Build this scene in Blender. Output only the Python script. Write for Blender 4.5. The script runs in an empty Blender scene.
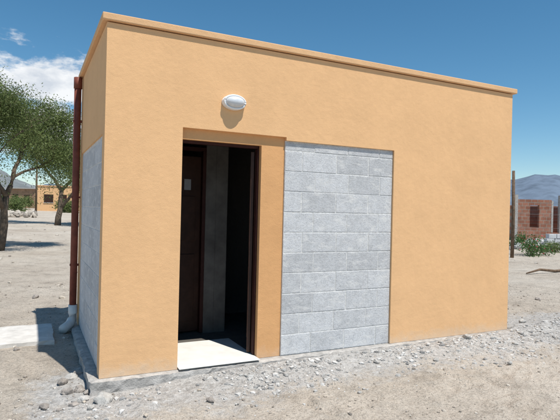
import bpy, bmesh, math, random
import numpy as np
from mathutils import Vector, Matrix, noise as mnoise
random.seed(7); rng=np.random.default_rng(7)
sc=bpy.context.scene
sc.view_settings.view_transform='Standard'; sc.view_settings.look='None'; sc.view_settings.exposure=0
COL=sc.collection
A=math.radians(26.5); F=502.0
VIEW=Vector((math.sin(A),math.cos(A),0)); RIGHT=Vector((math.cos(A),-math.sin(A),0))
CAM=Vector((-0.537,-4.33,1.42))
def at(u,d):   # ground-plan position of a bearing and distance (survey helper)
    p=CAM+VIEW*d+RIGHT*((u-280)/F*d); return p.x,p.y
# ---------- noise ----------
def vnoise(x,y,seed=0):
    xi=np.floor(x).astype(np.int64); yi=np.floor(y).astype(np.int64)
    xf=x-xi; yf=y-yi; xf=xf*xf*(3-2*xf); yf=yf*yf*(3-2*yf)
    def h(a,b):
        n=(a*374761393+b*668265263+seed*974634777)&0xffffffff
        n=((n^(n>>13))*1274126177)&0xffffffff
        return ((n^(n>>16))&0xffff)/65535.0
    return (h(xi,yi)*(1-xf)+h(xi+1,yi)*xf)*(1-yf)+(h(xi,yi+1)*(1-xf)+h(xi+1,yi+1)*xf)*yf
def fbm(x,y,o=4,seed=0):
    s=0;a=.5
    for i in range(o):
        s=s+a*vnoise(x*2**i+17*i,y*2**i-9*i,seed+i); a*=.5
    return s
W=4.829; D=2.2
fx=rng.uniform(-2,7.5,170); fy=rng.uniform(-3.6,-.6,170); fa=rng.uniform(0,6.28,170)
def ground(x,y):
    x=np.asarray(x,float); y=np.asarray(y,float)
    r=np.hypot(x-1,y+1)
    near=np.exp(-(r/14)**2)
    z=-0.055+0*x
    z=z-0.055*np.exp(-((x+0.3)**2/1.2+(y-0.2)**2/1.6))
    dx=np.clip(np.minimum(x-0.55,9-x),-1,1.0)
    fr=np.clip((dx+.2)/1.0,0,1)
    z=z+fr*0.062*np.exp(-((y+0.10)/0.28)**2)*(0.45+1.1*fbm(x*2.6,y*3,3,5))
    # low heap of excavated spoil beyond the right-hand end
    z=z+0.10*np.exp(-((x-6.4)/1.5)**2-((y+.1)/.55)**2)*(.5+fbm(x*3,y*3,3,15))
    z=z+near*(0.07*(fbm(x*.7,y*.7,3,2)-.45)+0.045*(fbm(x*3.1,y*3.1,3,3)-.45)+0.034*(fbm(x*11,y*11,3,4)-.45))
    z=z+(1-near)*0.25*(fbm(x*.12,y*.12,4,8)-.47)
    z=z+0.013*np.clip(r-14,0,150)+0.03*np.clip(r-300,0,3000)*0.3
    inside=(x>-0.06)&(x<W+.06)&(y>-0.035)&(y<D+.06)
    z=np.where(inside,np.minimum(z,-0.12),z)
    return z
def gz(x,y): return float(ground(np.array([x]),np.array([y]))[0])
# ---------- materials ----------
def newmat(n):
    m=bpy.data.materials.new(n); m.use_nodes=True
    nt=m.node_tree; b=nt.nodes['Principled BSDF']; b.inputs['Specular IOR Level'].default_value=.2
    return m,nt,b
def pos(nt):
    return nt.nodes.new('ShaderNodeNewGeometry').outputs['Position']
def noise(nt,scale,det=4,rough=.6,vec=None,mul=None):
    v=vec or pos(nt)
    if mul:
        mp=nt.nodes.new('ShaderNodeVectorMath'); mp.operation='MULTIPLY'; nt.links.new(v,mp.inputs[0]); mp.inputs[1].default_value=mul; v=mp.outputs[0]
    n=nt.nodes.new('ShaderNodeTexNoise'); n.inputs['Scale'].default_value=scale; n.inputs['Detail'].default_value=det; n.inputs['Roughness'].default_value=rough
    nt.links.new(v,n.inputs['Vector']); return n.outputs['Fac']
def ramp(nt,fac,stops):
    r=nt.nodes.new('ShaderNodeValToRGB'); e=r.color_ramp.elements
    while len(e)<len(stops): e.new(.5)
    for i,(p,c) in enumerate(stops):
        e[i].position=p; e[i].color=(c[0],c[1],c[2],1) if hasattr(c,'__len__') else (c,c,c,1)
    nt.links.new(fac,r.inputs[0]); return r.outputs[0]
def mix(nt,fac,a,b,mode='MIX'):
    m=nt.nodes.new('ShaderNodeMix'); m.data_type='RGBA'; m.blend_type=mode
    for s,v in ((0,fac),(6,a),(7,b)):
        if isinstance(v,(int,float)): m.inputs[s].default_value=v
        elif isinstance(v,(tuple,list)): m.inputs[s].default_value=(v[0],v[1],v[2],1)
        else: nt.links.new(v,m.inputs[s])
    return m.outputs[2]
def math_(nt,op,a,b=0,clamp=False):
    m=nt.nodes.new('ShaderNodeMath'); m.operation=op; m.use_clamp=clamp
    for s,v in ((0,a),(1,b)):
        if isinstance(v,(int,float)): m.inputs[s].default_value=v
        else: nt.links.new(v,m.inputs[s])
    return m.outputs[0]
def bump(nt,b,h,dist,strength=1.0,prev=None):
    n=nt.nodes.new('ShaderNodeBump'); n.inputs['Distance'].default_value=dist; n.inputs['Strength'].default_value=strength
    nt.links.new(h,n.inputs['Height'])
    if prev: nt.links.new(prev,n.inputs['Normal'])
    nt.links.new(n.outputs[0],b.inputs['Normal']); return n.outputs[0]
def plaster(name,c,dust=.5,low=.004):
    m,nt,b=newmat(name); b.inputs['Roughness'].default_value=.92; b.inputs['Specular IOR Level'].default_value=.1
    n1=noise(nt,1.3,5,.65)
    col=ramp(nt,n1,[(.3,[v*.94 for v in c]),(.5,c),(.72,[min(1,v*1.04) for v in c])])
    n2=noise(nt,7,4,.7); col=mix(nt,.3,col,ramp(nt,n2,[(.3,.86),(.7,1.0)]),'MULTIPLY')
    st=noise(nt,3,4,.7,mul=(3,3,.35)); col=mix(nt,.12,col,ramp(nt,st,[(.35,.8),(.62,1.0)]),'MULTIPLY')
    # fine specks and scuffs
    sp=ramp(nt,noise(nt,70,3,.75),[(.27,.72),(.36,1.0)]); col=mix(nt,.45,col,sp,'MULTIPLY')
    sep=nt.nodes.new('ShaderNodeSeparateXYZ'); nt.links.new(pos(nt),sep.inputs[0])
    zz=math_(nt,'ADD',sep.outputs[2],math_(nt,'MULTIPLY',noise(nt,9,4,.7),-.28))
    mk=nt.nodes.new('ShaderNodeMapRange'); nt.links.new(zz,mk.inputs[0]); mk.inputs[1].default_value=-.02; mk.inputs[2].default_value=-.15; mk.inputs[3].default_value=0; mk.inputs[4].default_value=dust
    col=mix(nt,mk.outputs[0],col,(.62,.54,.44))
    nt.links.new(col,b.inputs['Base Color'])
    p=bump(nt,b,noise(nt,2.2,3,.5),low*4,.6)
    p=bump(nt,b,noise(nt,18,3,.6),low*1.6,.5,p)
    p=bump(nt,b,noise(nt,160,2,.6),.0018,.9,p)
    return m
M_pl=plaster('peach_plaster',(.80,.49,.255))
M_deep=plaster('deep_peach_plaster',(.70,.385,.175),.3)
M_cap=plaster('cap_plaster',(.74,.46,.25),0)
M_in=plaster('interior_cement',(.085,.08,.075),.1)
def simple(name,c,rough=.6,var=.15,sc_=12,bd=.002,metal=0,spec=.3,det=4):
    m,nt,b=newmat(name); b.inputs['Roughness'].default_value=rough; b.inputs['Metallic'].default_value=metal; b.inputs['Specular IOR Level'].default_value=spec
    n=noise(nt,sc_,det,.65)
    nt.links.new(ramp(nt,n,[(.3,[v*(1-var) for v in c]),(.7,[min(1,v*(1+var)) for v in c])]),b.inputs['Base Color'])
    if bd: bump(nt,b,noise(nt,sc_*6,3,.6),bd,.6)
    return m
def blockmat(name,c):
    m,nt,b=newmat(name); b.inputs['Roughness'].default_value=.95; b.inputs['Specular IOR Level'].default_value=.08
    g=nt.nodes.new('ShaderNodeNewGeometry')
    col=ramp(nt,g.outputs['Random Per Island'],[(0,[v*.88 for v in c]),(.5,c),(1,[v*1.08 for v in c])])
    col=mix(nt,.7,col,ramp(nt,noise(nt,14,5,.75),[(.3,.76),(.55,1.0),(.75,1.1)]),'MULTIPLY')
    col=mix(nt,.6,col,ramp(nt,noise(nt,120,3,.7),[(.35,.6),(.5,1.0),(.7,1.1)]),'MULTIPLY')
    sm=ramp(nt,noise(nt,5,6,.7,mul=(1,1,2.4)),[(.52,0),(.66,.8)])
    col=mix(nt,sm,col,(.72,.71,.69))
    nt.links.new(col,b.inputs['Base Color'])
    p=bump(nt,b,noise(nt,45,5,.75),.007,.9); bump(nt,b,noise(nt,220,2,.6),.002,.8,p)
    return m
M_blk=blockmat('concrete_block',(.60,.605,.615))
M_mor=simple('mortar',(.64,.635,.62),.95,.25,30,.006,spec=.05)
M_con=simple('foundation_concrete',(.42,.40,.375),.95,.3,14,.01,spec=.05,det=6)
M_floor=simple('sunlit_cement_floor',(.72,.70,.66),.85,.08,6,.001,spec=.1)
M_path=simple('path_concrete',(.60,.57,.53),.95,.16,7,.004,spec=.05)
M_red=simple('red_oxide_paint',(.19,.055,.035),.6,.25,10,.0008,spec=.3)
M_dred=simple('dark_door_frame',(.045,.015,.012),.6,.2,10,.0008,spec=.2)
M_wood=simple('dark_door_wood',(.045,.020,.013),.5,.3,9,.001,spec=.3)
M_white=simple('white_lamp_enamel',(.80,.80,.80),.35,.04,20,0,spec=.5)
M_glass=simple('frosted_lamp_glass',(.60,.63,.66),.22,.06,30,0,spec=.6)
M_grey=simple('grey_paper',(.30,.31,.33),.6,.08,30,0,spec=.2)
M_pvc=simple('grey_white_pvc',(.62,.62,.60),.45,.08,12,0,spec=.4)
M_post=simple('weathered_post_wood',(.16,.11,.075),.9,.35,14,.006,spec=.05)
M_rock=simple('stone',(.33,.295,.265),.95,.35,18,.012,spec=.05)
M_dirtclod=simple('cement_clod',(.46,.44,.41),.95,.25,25,.008,spec=.05)
M_wire=simple('wire',(.2,.19,.18),.5,.1,10,0,metal=.5)
# ---------- mesh helpers ----------
def obj(name,me,mat=None,parent=None):
    o=bpy.data.objects.new(name,me); COL.objects.link(o)
    if mat: me.materials.append(mat)
    if parent: o.parent=parent
    return o
def empty(name,loc=(0,0,0)):
    o=bpy.data.objects.new(name,None); o.location=loc; o.empty_display_size=.2; COL.objects.link(o); return o
def addbox(bm,x0,x1,y0,y1,z0,z1,mtx=None):
    vs=[Vector((x,y,z)) for z in (z0,z1) for y in (y0,y1) for x in (x0,x1)]
    if mtx: vs=[mtx@v for v in vs]
    v=[bm.verts.new(p) for p in vs]
    for f in ((0,2,3,1),(4,5,7,6),(0,1,5,4),(2,6,7,3),(0,4,6,2),(1,3,7,5)): bm.faces.new([v[i] for i in f])
    return v
def boxes(name,lst,mat,parent=None,bev=0,mtx=None):
    bm=bmesh.new()
    for b in lst: addbox(bm,*b,mtx=mtx)
    me=bpy.data.meshes.new(name); bm.to_mesh(me); bm.free()
    o=obj(name,me,mat,parent)
    if bev:
        md=o.modifiers.new('b','BEVEL'); md.width=bev; md.segments=2
    return o
def tube(bm,pts,radii,seg=8):
    rings=[]
    n=len(pts); pts=[Vector(p) for p in pts]
    for i,p in enumerate(pts):
        t=(pts[min(i+1,n-1)]-pts[max(i-1,0)]).normalized()
        a=t.cross(Vector((0,0,1)) if abs(t.z)<.9 else Vector((1,0,0))).normalized(); b=t.cross(a)
        rings.append([bm.verts.new(p+(a*math.cos(2*math.pi*k/seg)+b*math.sin(2*math.pi*k/seg))*radii[i]) for k in range(seg)])
    for i in range(n-1):
        for k in range(seg):
            bm.faces.new((rings[i][k],rings[i][(k+1)%seg],rings[i+1][(k+1)%seg],rings[i+1][k]))
    bm.faces.new(rings[0][::-1]); bm.faces.new(rings[-1])
def tubeobj(name,pts,radii,mat,parent=None,seg=12):
    bm=bmesh.new(); tube(bm,pts,radii,seg); bmesh.ops.recalc_face_normals(bm,faces=bm.faces)
    me=bpy.data.meshes.new(name); bm.to_mesh(me); bm.free()
    for p in me.polygons: p.use_smooth=True
    return obj(name,me,mat,parent)
def roughslab(name,x0,x1,y0,y1,z0,z1,mat,parent=None,step=.04,amp=.018,seed=1):
    nx_=int((x1-x0)/step)+1; ny_=max(2,int((y1-y0)/step)+1); nz_=max(2,int((z1-z0)/step)+1)
    bm=bmesh.new()
    def face(fn,a,b):
        g=[[bm.verts.new(fn(i/a,j/b)) for i in range(a+1)] for j in range(b+1)]
        for j in range(b):
            for i in range(a): bm.faces.new((g[j][i],g[j][i+1],g[j+1][i+1],g[j+1][i]))
    L=lambda a,b,t:a+(b-a)*t
    face(lambda s,t:(L(x0,x1,s),L(y0,y1,t),z1),nx_,ny_)
    face(lambda s,t:(L(x0,x1,s),y0,L(z0,z1,t)),nx_,nz_); face(lambda s,t:(L(x0,x1,s),y1,L(z0,z1,t)),nx_,nz_)
    face(lambda s,t:(x0,L(y0,y1,s),L(z0,z1,t)),ny_,nz_); face(lambda s,t:(x1,L(y0,y1,s),L(z0,z1,t)),ny_,nz_)
    bmesh.ops.remove_doubles(bm,verts=bm.verts,dist=.001)
    for v in bm.verts:
        p=v.co.copy(); n3=mnoise.noise_vector(p*7+Vector((seed,0,0)))*.6+mnoise.noise_vector(p*22+Vector((seed,3,0)))*.5
        ex=min(abs(p.x-x0),abs(p.x-x1),abs(p.y-y0),abs(p.y-y1)); top=abs(p.z-z1)<1e-4
        if ex<1e-4:
            v.co.x+=n3.x*amp; v.co.y+=n3.y*amp
            if top: v.co.z-=abs(n3.z)*amp*.9+.006
        elif top: v.co.z-=abs(n3.z)*.004
    bmesh.ops.recalc_face_normals(bm,faces=bm.faces)
    me=bpy.data.meshes.new(name); bm.to_mesh(me); bm.free()
    return obj(name,me,mat,parent)
# ---------- ground ----------
def axis(a,b,step,lim,g=1.09):
    c=list(np.arange(a,b,step)); s=step; hi=c[-1]
    while hi<lim: s*=g; hi+=s; c.append(hi)
    s=step; lo=c[0]; L=[]
    while lo>-lim: s*=g; lo-=s; L.append(lo)
    return np.array(L[::-1]+c)
xs=axis(-2.2,7.5,.024,5000); ys=axis(-4.0,2.6,.024,5000)
X,Y=np.meshgrid(xs,ys); Z=ground(X,Y)
nx,ny=len(xs),len(ys)
me=bpy.data.meshes.new('ground')
co=np.stack([X.ravel(),Y.ravel(),Z.ravel()],1)
for a_,b_,c_ in zip(fx,fy,fa):
    dx=co[:,0]-a_; dy=co[:,1]-b_; k=(np.abs(dx)<.3)&(np.abs(dy)<.3)
    u=dx[k]*math.cos(c_)+dy[k]*math.sin(c_); v=-dx[k]*math.sin(c_)+dy[k]*math.cos(c_)
    e=(u/.14)**2+(v/.05)**2
    co[k,2]+=-.016*np.exp(-e**2)+.008*np.exp(-((e-2.2)/.9)**2)
idx=np.arange(nx*ny).reshape(ny,nx)
q=np.stack([idx[:-1,:-1],idx[:-1,1:],idx[1:,1:],idx[1:,:-1]],-1).reshape(-1,4)
me.from_pydata(co.tolist(),[],q.tolist())
me.polygons.foreach_set('use_smooth',[True]*len(q))
dxx=np.maximum(np.maximum(-0.1-X,X-9.5),0); dyy=np.maximum(np.maximum(-0.15-Y,Y-0.2),0)
dist=np.hypot(dxx,dyy)
cem=np.clip(1.15-dist/(.35+.95*fbm(X*1.1,Y*1.1,4,21)),0,1)
at_=me.attributes.new('cement','FLOAT','POINT'); at_.data.foreach_set('value',cem.ravel().astype(np.float32))
me.update()
G=obj('ground',me)
m,nt,b=newmat('dry_sandy_ground'); b.inputs['Roughness'].default_value=1; b.inputs['Specular IOR Level'].default_value=.03
big=ramp(nt,noise(nt,.35,5,.65),[(.3,(.44,.375,.31)),(.5,(.53,.465,.39)),(.7,(.60,.54,.465))])
mid=ramp(nt,noise(nt,3.2,6,.72),[(.3,.66),(.48,.97),(.7,1.10)])
c=mix(nt,.9,big,mid,'MULTIPLY')
fine=ramp(nt,noise(nt,42,5,.82),[(.36,.50),(.5,1.0),(.7,1.12)])
c=mix(nt,.8,c,fine,'MULTIPLY')
at2=nt.nodes.new('ShaderNodeAttribute'); at2.attribute_name='cement'
cm=math_(nt,'ADD',at2.outputs['Fac'],math_(nt,'MULTIPLY',math_(nt,'SUBTRACT',noise(nt,6,5,.75),.5),1.6))
cmr=ramp(nt,cm,[(.35,0),(.75,.85)])
cc=ramp(nt,noise(nt,18,6,.8),[(.34,(.28,.27,.26)),(.5,(.50,.485,.465)),(.68,(.68,.665,.64))])
c=mix(nt,cmr,c,cc)
nt.links.new(c,b.inputs['Base Color'])
p=bump(nt,b,noise(nt,9,5,.7),.05,.9); p=bump(nt,b,noise(nt,55,4,.75),.014,1.0,p)
G.data.materials.append(m)
# ---------- pebbles ----------
ico=bmesh.new(); bmesh.ops.create_icosphere(ico,subdivisions=1,radius=1)
iv=np.array([v.co[:] for v in ico.verts]); ifc=np.array([[v.index for v in f.verts] for f in ico.faces]); ico.free()
def pebbles(name,P,S,mat,flat=.6,sink=.3):
    n=len(P); V=np.zeros((n,len(iv),3))
    for i in range(n):
        d=iv*(1+rng.uniform(-.32,.32,(len(iv),1))); a=rng.uniform(0,6.28); ca,sa=math.cos(a),math.sin(a)
        d=d*np.array([1,rng.uniform(.55,1),flat*rng.uniform(.6,1.2)])
        d=d@np.array([[ca,sa,0],[-sa,ca,0],[0,0,1]])
        V[i]=d*S[i]+P[i]+np.array([0,0,S[i]*flat*(1-2*sink)])
    Fc=(ifc[None]+(np.arange(n)*len(iv))[:,None,None]).reshape(-1,3)
    me=bpy.data.meshes.new(name); me.from_pydata(V.reshape(-1,3).tolist(),[],Fc.tolist()); me.update()
    return obj(name,me,mat)
def islandmat(name,stops,rough=.95):
    m,nt,b=newmat(name); b.inputs['Roughness'].default_value=rough; b.inputs['Specular IOR Level'].default_value=.05
    g=nt.nodes.new('ShaderNodeNewGeometry')
    c=ramp(nt,g.outputs['Random Per Island'],stops)
    c=mix(nt,.6,c,ramp(nt,noise(nt,60,3,.7),[(.3,.7),(.7,1.1)]),'MULTIPLY')
    nt.links.new(c,b.inputs['Base Color']); bump(nt,b,noise(nt,90,3,.6),.003,.7)
    return m
M_peb=islandmat('pebble_mix',[(0,(.20,.18,.16)),(.3,(.38,.33,.28)),(.65,(.50,.44,.37)),(1,(.62,.57,.5))])
M_cpeb=islandmat('cement_rubble',[(0,(.24,.235,.23)),(.35,(.42,.41,.39)),(1,(.68,.66,.63))])
def outside(x,y): return ~((x>-.1)&(x<W+.1)&(y>-.1)&(y<D+.1))
n=16000; px=rng.uniform(-3,9,n); py=rng.uniform(-3.6,6,n); k=outside(px,py)&((fbm(px*.9,py*.9,3,33)+rng.uniform(-.2,.2,n))>.38)
px,py=px[k],py[k]; s=.003+.016*rng.random(len(px))**6+.005*rng.random(len(px))
pebbles('gravel',np.stack([px,py,ground(px,py)],1),s,M_peb)
n=13000; px=rng.uniform(-.5,9.5,n); py=-0.06-np.abs(rng.normal(0,.34,n)); k=outside(px,py)&((px>.8)|(rng.random(n)<.35))&((fbm(px*2.2,py*2.2,3,71)+rng.uniform(-.2,.2,n))>.38)
px,py=px[k],py[k]; s=.003+.024*rng.random(len(px))**8+.006*rng.random(len(px))
pebbles('cement_debris',np.stack([px,py,ground(px,py)],1),s,M_cpeb,sink=.38)
n=2500; px=rng.uniform(-14,30,n); py=rng.uniform(4,32,n); k=outside(px,py); px,py=px[k],py[k]
s=.012+.06*rng.random(len(px))**6
pebbles('field_stones',np.stack([px,py,ground(px,py)],1),s,M_peb)
def rock(name,x,y,r,mat,flat=.65,seed=0):
    bm=bmesh.new(); bmesh.ops.create_icosphere(bm,subdivisions=3,radius=1)
    for v in bm.verts:
        p=v.co.copy()
        d=1+.35*mnoise.noise(p*1.3+Vector((seed*3.1,0,0)))+.14*mnoise.noise(p*3.5+Vector((0,seed*2.3,0)))
        q=p*d
        for j in range(5):
            nn=Vector((math.sin(j*2.1+seed),math.cos(j*1.7+seed*1.3),math.sin(j*1.1+seed*.7))).normalized()
            dd=q.dot(nn)
            if dd>.72: q-=nn*(dd-.72)*.85
        v.co=Vector((q.x*r,q.y*r*.8,q.z*r*flat))
    me=bpy.data.meshes.new(name); bm.to_mesh(me); bm.free()
    o=obj(name,me,mat); o.location=(x,y,gz(x,y)+r*flat*.45); o.rotation_euler[2]=seed; return o
def gpt(u,v):
    yh=203+.024*(u-29); d=F*1.5/(v-yh); return at(u,d)
for i,(u,v,r,mt) in enumerate([(108,398,.08,M_dirtclod),(49,405,.045,M_rock),(72,390,.055,M_rock),(84,387,.055,M_rock),(215,402,.035,M_rock),(88,397,.045,M_dirtclod),(67,380,.055,M_rock),
    (64,407,.025,M_rock),(78,402,.035,M_rock),(95,407,.03,M_dirtclod),(330,380,.03,M_dirtclod),(440,362,.03,M_dirtclod),(20,352,.03,M_rock),(38,299,.06,M_rock),(540,300,.05,M_rock),(76,375,.05,M_dirtclod),(380,366,.035,M_dirtclod),(290,378,.03,M_dirtclod),(82,372,.04,M_rock),(92,389,.035,M_rock),(470,345,.05,M_dirtclod),(525,330,.05,M_dirtclod)]):
    x,y=gpt(u,v); rock('rock',x,y,r,mt,seed=i+1)
# ---------- building ----------
B=empty('small_plastered_block_building')
Hc=2.93
x1,x2,x3,x4=.651,1.43,1.675,2.991
R=.04
boxes('front_wall',[(0,x1,0,.15,0,Hc),(x1,x3,0,.15,2.127,Hc),(x3,x4,0,.15,2.095,Hc),(x4,W,0,.15,0,Hc)],M_pl,B)
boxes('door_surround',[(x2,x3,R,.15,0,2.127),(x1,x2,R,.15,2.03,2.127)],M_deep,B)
boxes('side_walls',[(0,.15,.15,D,2.03,Hc),(0,.15,2.05,D,0,2.03),(W-.15,W,.15,D,0,Hc),(.15,W-.15,D-.15,D,0,Hc)],M_pl,B)
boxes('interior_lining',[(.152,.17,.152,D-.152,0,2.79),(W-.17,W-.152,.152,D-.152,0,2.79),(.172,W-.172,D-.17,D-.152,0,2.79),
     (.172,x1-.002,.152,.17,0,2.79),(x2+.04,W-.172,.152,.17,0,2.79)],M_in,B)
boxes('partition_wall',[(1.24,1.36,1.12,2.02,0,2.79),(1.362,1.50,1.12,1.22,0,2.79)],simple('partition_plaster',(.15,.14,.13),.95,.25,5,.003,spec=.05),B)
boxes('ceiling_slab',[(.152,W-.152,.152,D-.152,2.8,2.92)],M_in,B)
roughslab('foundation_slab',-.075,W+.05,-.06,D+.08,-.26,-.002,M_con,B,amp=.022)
boxes('floor',[(.16,W-.16,.16,D-.16,0,.008)],M_in,B)  # dark colour stands in for the unlit floor beyond the pale strip
boxes('threshold_sunlit_floor',[(x1+.004,x2-.004,-.055,.78,.009,.018)],M_floor,B,bev=.004)  # threshold slab; its pale colour and depth also paint the sunlit floor area
boxes('roof_cap',[(-.04,W+.055,-.028,D+.05,2.94,3.0)],M_cap,B,bev=.008)
def blocks(name,axis_,a0,a1,z0,z1,face,thick,parent):
    bm=bmesh.new(); z=z0; row=0; h=.190; j=.010
    L=.392
    while z<z1-.02:
        zt=min(z+h+random.uniform(-.003,.002),z1-.004); a=a0+.004-(L/2 if row%2 else 0.06)+random.uniform(-.015,.015)
        while a<a1:
            b0=max(a,a0+.003); b1=min(a+L+random.uniform(-.004,.003),a1-.003)
            if b1-b0>.03:
                o=random.uniform(-.0015,.001); t=random.uniform(-.0015,.0015)
                if axis_=='x': addbox(bm,b0,b1,face+o,face+thick,z+t,zt+t)
                else: addbox(bm,face+o,face+thick,b0,b1,z+t,zt+t)
            a+=L+j
        z+=h+j; row+=1
    me=bpy.data.meshes.new(name); bm.to_mesh(me); bm.free()
    o=obj(name,me,M_blk,parent); md=o.modifiers.new('b','BEVEL'); md.width=.0025; md.segments=2
    return o
blocks('front_block_infill','x',x3,x4,.008,2.09,.022,.10,B)
boxes('front_mortar',[(x3+.001,x4-.001,.0245,.128,.001,2.094)],M_mor,B)
blocks('side_block_infill','y',.152,2.048,.008,2.028,.014,.10,B)
boxes('side_mortar',[(.0165,.128,.152,2.049,.001,2.029)],M_mor,B)
Dr=[ (x2-.018,x2-.001,.09,.149,.024,2.0),(x1+.001,x1+.02,.09,.149,.024,2.0),(x1+.001,x2-.001,.09,.149,2.004,2.029)]
boxes('door_frame',Dr,M_dred,B,bev=.003)
dm=Matrix.Translation((x2-.02,.16,0))@Matrix.Rotation(math.radians(61),4,'Z')
boxes('door_leaf',[(0,.72,0,.035,.03,1.98)],M_wood,B,bev=.004,mtx=dm)
boxes('door_leaf_panels',[(.09,.63,.036,.048,.15,.85),(.09,.63,.036,.048,1.0,1.85)],M_wood,B,bev=.006,mtx=dm)
im=Matrix.Translation((.84,1.14,0))@Matrix.Rotation(math.radians(8),4,'Z')
boxes('inner_door',[(0,.37,0,.035,.03,2.0)],M_wood,B,bev=.004,mtx=im)
boxes('inner_door_frame',[(1.2,1.238,1.12,1.2,.02,2.06),(.80,.838,1.12,1.2,.02,2.06),(.80,1.238,1.12,1.2,2.062,2.1)],M_dred,B)
boxes('inner_door_panels',[(.06,.30,-.012,-.001,.15,.9),(.06,.30,-.012,-.001,1.05,1.55)],M_wood,B,bev=.004,mtx=im)
boxes('inner_door_notice',[(.16,.24,-.006,-.001,1.62,1.74)],M_grey,B,mtx=im)
# lamp
LP=empty('bulkhead_wall_lamp',(1.117,0,2.393))
def ell(name,a,h,d,y,mat):
    bm=bmesh.new(); bmesh.ops.create_uvsphere(bm,u_segments=40,v_segments=20,radius=1)
    for v in bm.verts:
        v.co=Vector((v.co.x*a,v.co.y*d,v.co.z*h))
        if v.co.y>0: v.co.y=0
    me=bpy.data.meshes.new(name); bm.to_mesh(me); bm.free()
    for p_ in me.polygons: p_.use_smooth=True
    o=obj(name,me,mat,LP); o.location=(0,y,0); return o
bm=bmesh.new(); bmesh.ops.create_cone(bm,cap_ends=True,segments=48,radius1=1,radius2=.94,depth=.04,matrix=Matrix.Rotation(math.radians(90),4,'X'))
for v in bm.verts: v.co.x*=.116; v.co.z*=.070
me=bpy.data.meshes.new('lamp_base'); bm.to_mesh(me); bm.free(); o=obj('lamp_base',me,M_white,LP); o.location=(0,-.021,0)
o.modifiers.new('b','BEVEL').width=.004
ell('glass',.092,.052,.060,-.040,M_glass)
bm=bmesh.new()
pts=[(.101*math.cos(t),-.044,.060*math.sin(t)) for t in np.linspace(0,2*math.pi,33)]
tube(bm,pts,[.010]*33,8)
bmesh.ops.recalc_face_normals(bm,faces=bm.faces)
me=bpy.data.meshes.new('rim'); bm.to_mesh(me); bm.free()
for p_ in me.polygons: p_.use_smooth=True
obj('rim',me,M_white,LP)
# drainpipe
DP=empty('drainpipe')
tubeobj('pipe',[(-.055,2.08,.16),(-.055,2.08,1.5),(-.055,2.08,2.86)],[.04]*3,M_red,DP)
tubeobj('pipe_socket',[(-.055,2.08,2.80),(-.055,2.08,2.93)],[.047]*2,M_red,DP)
tubeobj('elbow',[(-.055,2.08,.24),(-.055,2.08,.14),(-.06,2.06,.075),(-.085,2.02,.03),(-.13,1.95,0.01),(-.17,1.89,.0)],[.05,.05,.052,.052,.052,.052],M_pvc,DP)
boxes('brackets',[(-.1,-.002,2.06,2.10,z,z+.025) for z in (.7,1.5,2.4)],M_red,DP)
roughslab('concrete_path',-5.5,-.27,1.5,2.35,-.2,-.012,M_path,None,step=.06,amp=.02,seed=5)
# ---------- vegetation ----------
def leafmat(name,c1,c2,c3):
    m,nt,b=newmat(name)
    g=nt.nodes.new('ShaderNodeNewGeometry')
    c=ramp(nt,g.outputs['Random Per Island'],[(0,c1),(.5,c2),(1,c3)])
    c=mix(nt,.7,c,ramp(nt,noise(nt,1.4,2,.6),[(.35,.65),(.65,1.25)]),'MULTIPLY')
    nt.links.new(c,b.inputs['Base Color']); b.inputs['Roughness'].default_value=.6
    tr=nt.nodes.new('ShaderNodeBsdfTranslucent'); nt.links.new(c,tr.inputs[0])
    ms=nt.nodes.new('ShaderNodeMixShader'); ms.inputs[0].default_value=.4
    out=nt.nodes['Material Output']; nt.links.new(b.outputs[0],ms.inputs[1]); nt.links.new(tr.outputs[0],ms.inputs[2]); nt.links.new(ms.outputs[0],out.inputs[0]); return m
M_leaf=leafmat('algarrobo_leaves',(.09,.125,.04),(.16,.21,.07),(.25,.29,.12))
M_leaf2=leafmat('shrub_leaves',(.05,.11,.03),(.09,.17,.05),(.15,.23,.08))
M_bark=simple('bark',(.13,.10,.075),.95,.35,12,.01,spec=.05)
M_flow=simple('flowers',(.5,.06,.08),.6,.3,10,0)
def leaves(name,C,s0,s1,mat,parent,aspect=.4):
    n=len(C); d=rng.normal(size=(n,3)); d/=np.linalg.norm(d,axis=1)[:,None]
    e=np.cross(d,rng.normal(size=(n,3))); e/=np.linalg.norm(e,axis=1)[:,None]
    s=rng.uniform(s0,s1,(n,1)); a=d*s; b_=e*s*aspect
    V=np.stack([C-a*.5,C+b_*.5,C+a*.5,C-b_*.5],1).reshape(-1,3)
    Fc=np.arange(4*n).reshape(n,4)
    me=bpy.data.meshes.new(name); me.from_pydata(V.tolist(),[],Fc.tolist()); me.update()
    return obj(name,me,mat,parent)
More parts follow.
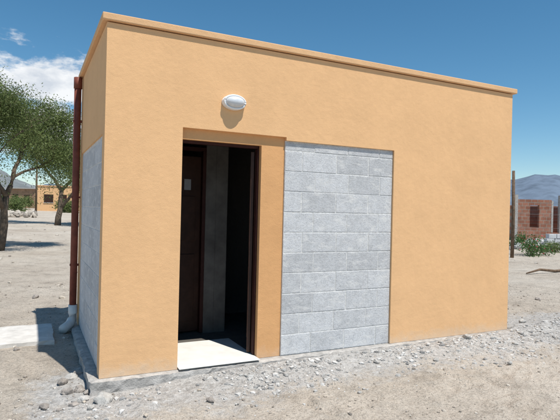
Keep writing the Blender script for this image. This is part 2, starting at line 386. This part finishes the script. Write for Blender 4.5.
def tree(name,x,y,h,spread,nleaf,leafs,mat,seed,levels=5,lean=(0,0),trunk_r=.16,tuft=.16,first=.27,droop=.3):
    rd=random.Random(seed); T=empty(name); bm=bmesh.new(); tips=[]
    z0=gz(x,y)-.1
    def grow(p,d,L,r,lv):
        pts=[p.copy()]; rr=[r]; k=4; q=p.copy(); dd=d.copy()
        for i in range(k):
            dd=(dd+Vector((rd.uniform(-.22,.22),rd.uniform(-.22,.22),rd.uniform(-.12,.14)))).normalized()
            q=q+dd*L/k; pts.append(q.copy()); rr.append(r*(1-.4*(i+1)/k))
        tube(bm,pts,rr,7 if lv<3 else 4)
        if lv>=levels-2:
            for pp in pts[1:]: tips.append((pp.copy(),dd.copy(),lv))
        if lv>=levels: return
        nb=rd.choice((3,3,4)) if lv<2 else rd.choice((2,3,3))
        for i in range(nb):
            base=pts[-1] if i<2 else pts[rd.choice((2,3))]
            ang=rd.uniform(0,6.28); sp=rd.uniform(.45,1.0)*spread
            nd=(dd+Vector((math.cos(ang)*sp,math.sin(ang)*sp,rd.uniform(-.15,.35)))).normalized()
            grow(base,nd,L*rd.uniform(.62,.85),r*.58,lv+1)
    grow(Vector((x,y,z0)),Vector((lean[0],lean[1],1)).normalized(),h*first,trunk_r,0)
    me=bpy.data.meshes.new(name+'_limbs'); bm.to_mesh(me); bm.free()
    for p_ in me.polygons: p_.use_smooth=True
    obj('limbs',me,M_bark,T)
    tp=np.array([t[0][:] for t in tips]); w=rng.random(len(tp))**1.2+.1; w/=w.sum()
    ii=rng.choice(len(tp),nleaf,p=w)
    C=tp[ii]+rng.normal(size=(nleaf,3))*tuft*np.array([1,1,.75])
    hang=rng.random(len(tp))**2   # some twigs hang down in tresses
    C[:,2]-=droop*hang[ii]*rng.random(nleaf)*h*.28
    leaves('foliage',C,leafs*.6,leafs*1.3,mat,T)
    return T
x,y=at(0,15.5); tree('algarrobo_tree',x,y,6.7,1.0,85000,.07,M_leaf,11,5,lean=(.18,0),trunk_r=.15,tuft=.2,droop=.75)
x,y=at(58,31); tree('algarrobo_tree',x,y,8.6,1.0,36000,.13,M_leaf,5,5,trunk_r=.2,tuft=.32,droop=.6)
def bush(name,x,y,w,h,n,leafs,mat,flowers=0):
    T=empty(name); z=gz(x,y); K=12
    cc=np.stack([x+rng.uniform(-w/2,w/2,K),y+rng.uniform(-w/3,w/3,K),z+rng.uniform(.15,.8,K)*h],1)
    C=cc[rng.integers(0,K,n)]+rng.normal(size=(n,3))*np.array([w*.12,w*.1,h*.16]); C[:,2]=np.maximum(C[:,2],z+.01)
    bm=bmesh.new()
    for c_ in cc:
        tube(bm,[(x+(c_[0]-x)*.3,y+(c_[1]-y)*.3,z-.03),tuple((np.array([x,y,z])+c_)/2+np.array([0,0,.05])),tuple(c_)],[.012,.009,.004],5)
    me=bpy.data.meshes.new('stems'); bm.to_mesh(me); bm.free(); obj('stems',me,M_bark,T)
    leaves('foliage',C,leafs*.6,leafs*1.3,mat,T,.55)
    if flowers:
        leaves('flowers',C[rng.integers(0,n,flowers)]+np.array([0,0,.03]),.05,.08,M_flow,T,.9)
x,y=at(534,18); bush('flowering_shrub',x,y,1.2,.65,1500,.07,M_leaf2,50)
x,y=at(556,19.5); bush('shrub',x,y,.8,.5,900,.07,M_leaf)
x,y=at(519,21); bush('shrub',x,y,.7,.6,900,.07,M_leaf2,30)
for u,d,w,h in ((4,50,3.2,1.6),(24,66,2.5,1.7),(72,58,2.6,1.5),(-22,45,4,2)):
    x,y=at(u,d); bush('shrub',x,y,w,h,2600,.18,M_leaf)
# ---------- right-hand background ----------
def brickmat():
    m,nt,b=newmat('hollow_red_brick'); b.inputs['Roughness'].default_value=.95
    tc=nt.nodes.new('ShaderNodeTexCoord'); mp=nt.nodes.new('ShaderNodeMapping'); nt.links.new(tc.outputs['Object'],mp.inputs[0]); mp.inputs['Rotation'].default_value=(math.radians(90),0,0)
    br=nt.nodes.new('ShaderNodeTexBrick'); nt.links.new(mp.outputs[0],br.inputs[0]); br.inputs['Scale'].default_value=1
    br.inputs['Brick Width'].default_value=.33; br.inputs['Row Height'].default_value=.19; br.inputs['Mortar Size'].default_value=.015
    br.inputs['Color1'].default_value=(.30,.13,.085,1); br.inputs['Color2'].default_value=(.40,.19,.13,1); br.inputs['Mortar'].default_value=(.33,.27,.22,1)
    c=mix(nt,.7,br.outputs[0],ramp(nt,noise(nt,4,5,.7),[(.3,.55),(.7,1.15)]),'MULTIPLY')
    nt.links.new(c,b.inputs['Base Color']); return m
M_brick=brickmat()
def placed(name,u,d,rot=0):
    x,y=at(u,d); o=empty(name,(x,y,gz(x,y)-.05)); o.rotation_euler[2]=-A+rot; return o
RB=placed('unfinished_brick_house',516,27,.0)
boxes('front_wall',[(.1,.75,0,.18,0,2.25),(.75,1.25,0,.18,0,.75),(.75,1.25,0,.18,1.95,2.25),(1.25,1.9,0,.18,0,2.25),(1.9,2.35,0,.18,0,.5),(3.1,5.2,0,.18,0,2.1),(2.5,3.1,0,.18,0,1.5)],M_brick,RB)
boxes('side_walls',[(0,.18,.185,4,0,1.9),(5.02,5.2,.18,4,0,2.2),(.18,5.02,3.82,4,0,2.0),(1.6,1.78,.185,3.8,0,1.9),(3.2,3.38,.185,3.8,0,1.9)],M_brick,RB)
boxes('concrete_columns',[(-.1,.099,-.01,.19,0,2.5),(2.351,2.499,-.01,.19,0,2.5),(1.901,2.0,-.01,.19,.501,2.2)],M_con,RB)
FN=empty('wire_fence')
fp=[at(513,17),at(585,19.5),at(640,21),at(690,22.5)]
for i,(x,y) in enumerate(fp):
    h=[2.95,2.3,2.2,2.3][i]; z=gz(x,y)
    tubeobj('post',[(x,y,z-.2),(x+.02,y,z+h*.5),(x-.01,y+.01,z+h)],[.06,.055,.045],M_post,FN,8)
bm=bmesh.new()
for i in range(3):
    for hh in (.5,1.0,1.5,1.9):
        a_=fp[i]; b_=fp[i+1]; tube(bm,[(a_[0],a_[1],gz(*a_)+hh),((a_[0]+b_[0])/2,(a_[1]+b_[1])/2,(gz(*a_)+gz(*b_))/2+hh-.04),(b_[0],b_[1],gz(*b_)+hh)],[.004]*3,4)
me=bpy.data.meshes.new('wires'); bm.to_mesh(me); bm.free(); obj('wires',me,M_wire,FN)
BP=placed('concrete_block_stack',545,22,.2)
lst=[]
for r_ in range(3):
    for k in range(5-r_//2):
        if random.random()<.85: lst.append((k*.42+random.uniform(0,.02)+(.1*r_),k*.42+.39+(.1*r_),random.uniform(-.03,0),.19,r_*.2+.03,r_*.2+.22))
boxes('blocks',lst,M_blk,BP,bev=.008)
n=240; u_=rng.uniform(512,600,n); d_=rng.uniform(20,26,n); pp=np.array([at(a_,b_) for a_,b_ in zip(u_,d_)])
pebbles('rubble_pile',np.stack([pp[:,0],pp[:,1],ground(pp[:,0],pp[:,1])+rng.uniform(0,.1,n)],1),rng.uniform(.04,.17,n),M_cpeb,flat=.8)
x,y=gpt(528,274); x_,y_=gpt(575,271)
tubeobj('fallen_branch',[(x,y,gz(x,y)+.03),(x+(x_-x)*.3,y+(y_-y)*.3+.05,gz(x,y)+.10),((x+x_)/2+.1,(y+y_)/2-.03,gz((x+x_)/2,(y+y_)/2)+.05),(x_,y_,gz(x_,y_)+.04)],[.018,.032,.035,.03],M_post,None,8)
# ---------- left-hand background ----------
LH=placed('peach_house',37,62,.12)
boxes('walls',[(0,4.3,0,3.5,0,3.1)],M_pl,LH); boxes('roof_cap',[(-.08,4.38,-.08,3.58,3.101,3.22)],M_cap,LH)
boxes('door',[(2.7,3.5,-.02,-.002,0,2.1)],M_wood,LH); boxes('window',[(.8,1.9,-.02,-.002,1.1,2.1)],M_wood,LH); boxes('window_sill',[(.75,1.95,-.07,-.002,1.02,1.098)],M_con,LH)
L2=placed('adobe_house',6,75,-.1)
M_ado=simple('adobe',(.30,.19,.12),.95,.25,2,.01)
boxes('walls',[(0,4.4,0,4,0,2.9)],M_ado,L2); boxes('roof',[(-.2,4.6,-.3,4.2,2.901,3.05)],M_con,L2); boxes('door',[(1.0,1.9,-.02,-.002,0,2.1)],M_wood,L2); boxes('window',[(2.8,3.7,-.02,-.002,1.1,2)],M_wood,L2)
UP=empty('utility_pole'); x,y=at(36,52); z=gz(x,y)
tubeobj('pole',[(x,y,z-.2),(x,y,z+6.2)],[.11,.07],M_post,UP,8); boxes('crossarm',[(x-.6,x+.6,y-.05,y+.05,z+5.7,z+5.8)],M_post,UP)
n=300; u_=rng.uniform(-30,36,n); d_=rng.uniform(40,47,n); pp=np.array([at(a_,b_) for a_,b_ in zip(u_,d_)])
pebbles('stone_pile',np.stack([pp[:,0],pp[:,1],ground(pp[:,0],pp[:,1])+rng.uniform(0,.2,n)],1),rng.uniform(.08,.3,n),M_peb,flat=.8)
# ---------- hills ----------
def ridge(name,a0,a1,dist,hf,mat,seed):
    az=np.linspace(math.radians(a0),math.radians(a1),420); rows=14; V=[];Fc=[]
    for j in range(rows):
        t=j/(rows-1)
        for i,a_ in enumerate(az):
            hh=hf(math.degrees(a_))*(.75+.5*float(fbm(np.array([a_*18.]),np.array([seed*1.]),5,seed)[0]))
            r_=dist*(1+.35*t); fold=float(fbm(np.array([a_*90.]),np.array([t*3.]),4,seed+4)[0])-.45
            zz=hh*dist*(t**.85)*(1+ .35*fold*(1-t*.8)); V.append((CAM.x+math.sin(a_)*r_,CAM.y+math.cos(a_)*r_,zz-5))
    n_=len(az)
    for j in range(rows-1):
        for i in range(n_-1): Fc.append((j*n_+i,j*n_+i+1,(j+1)*n_+i+1,(j+1)*n_+i))
    me=bpy.data.meshes.new(name); me.from_pydata(V,[],Fc); me.update()
    for p_ in me.polygons: p_.use_smooth=True
    obj(name,me,mat)
M_hill=simple('haze_tinted_hillside',(.14,.18,.235),1,.25,.012,0,spec=0)  # blue-grey base colour stands in for distance haze
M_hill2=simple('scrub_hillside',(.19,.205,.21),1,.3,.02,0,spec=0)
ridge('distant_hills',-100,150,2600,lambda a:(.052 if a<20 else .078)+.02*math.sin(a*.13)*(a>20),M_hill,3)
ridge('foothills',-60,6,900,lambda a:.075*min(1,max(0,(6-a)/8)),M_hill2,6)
# ---------- world ----------
w=bpy.data.worlds.new('World'); sc.world=w; w.use_nodes=True; nt=w.node_tree
sv=Vector((.13,-.43,1)).normalized()
el=math.asin(sv.z); az_=math.atan2(sv.x,sv.y)
sky=nt.nodes.new('ShaderNodeTexSky'); sky.sky_type='NISHITA'; sky.sun_disc=False; sky.sun_elevation=el; sky.sun_rotation=az_; sky.altitude=1200; sky.air_density=1.0; sky.dust_density=.3; sky.ozone_density=1.6
hs=nt.nodes.new('ShaderNodeHueSaturation'); hs.inputs['Saturation'].default_value=1.25; hs.inputs['Hue'].default_value=.487; nt.links.new(sky.outputs[0],hs.inputs['Color'])
tc=nt.nodes.new('ShaderNodeTexCoord'); g_=tc.outputs['Generated']
sep=nt.nodes.new('ShaderNodeSeparateXYZ'); nt.links.new(g_,sep.inputs[0])
n1=noise(nt,9,9,.62,vec=g_,mul=(1,1,2.2))
def mr(v,a,b_,c0=0,c1=1):
    k=nt.nodes.new('ShaderNodeMapRange'); k.interpolation_type='SMOOTHSTEP'; nt.links.new(v,k.inputs[0]); k.inputs[1].default_value=a;k.inputs[2].default_value=b_;k.inputs[3].default_value=c0;k.inputs[4].default_value=c1; return k.outputs[0]
band=math_(nt,'MULTIPLY',mr(sep.outputs[2],.06,.13),mr(sep.outputs[2],.315,.22))
side=math_(nt,'MULTIPLY',mr(sep.outputs[0],.16,.02),mr(sep.outputs[1],0,.3))
reg=math_(nt,'MULTIPLY',band,side)
v=math_(nt,'ADD',n1,math_(nt,'MULTIPLY',reg,.32))
mask=math_(nt,'MULTIPLY',mr(v,.62,.78),mr(reg,0,.15))
cshade=ramp(nt,noise(nt,16,6,.6,vec=g_,mul=(1,1,2)),[(.35,(5.6,6.0,6.6)),(.6,(8.2,8.3,8.4))])
colr=mix(nt,math_(nt,'MULTIPLY',mask,.95),hs.outputs[0],cshade)
bg=nt.nodes['Background']; nt.links.new(colr,bg.inputs[0]); bg.inputs[1].default_value=.12
sl=bpy.data.lights.new('sun','SUN'); sl.energy=5.0; sl.angle=math.radians(.53); sl.color=(1,.96,.89)
so=bpy.data.objects.new('sun',sl); COL.objects.link(so); so.rotation_euler=sv.to_track_quat('Z','Y').to_euler(); so.location=(0,0,20)
# ---------- camera ----------
cd=bpy.data.cameras.new('camera'); cd.sensor_width=36; cd.lens=F/560*36; cd.clip_end=20000; cd.clip_start=.05
cam=bpy.data.objects.new('camera',cd); COL.objects.link(cam); sc.camera=cam
r=math.radians(1.37)
rt=RIGHT*math.cos(r)+Vector((0,0,1))*math.sin(r); up=Vector((0,0,1))*math.cos(r)-RIGHT*math.sin(r)
M=Matrix((rt,up,-VIEW)).transposed().to_4x4(); M.translation=CAM; cam.matrix_world=M
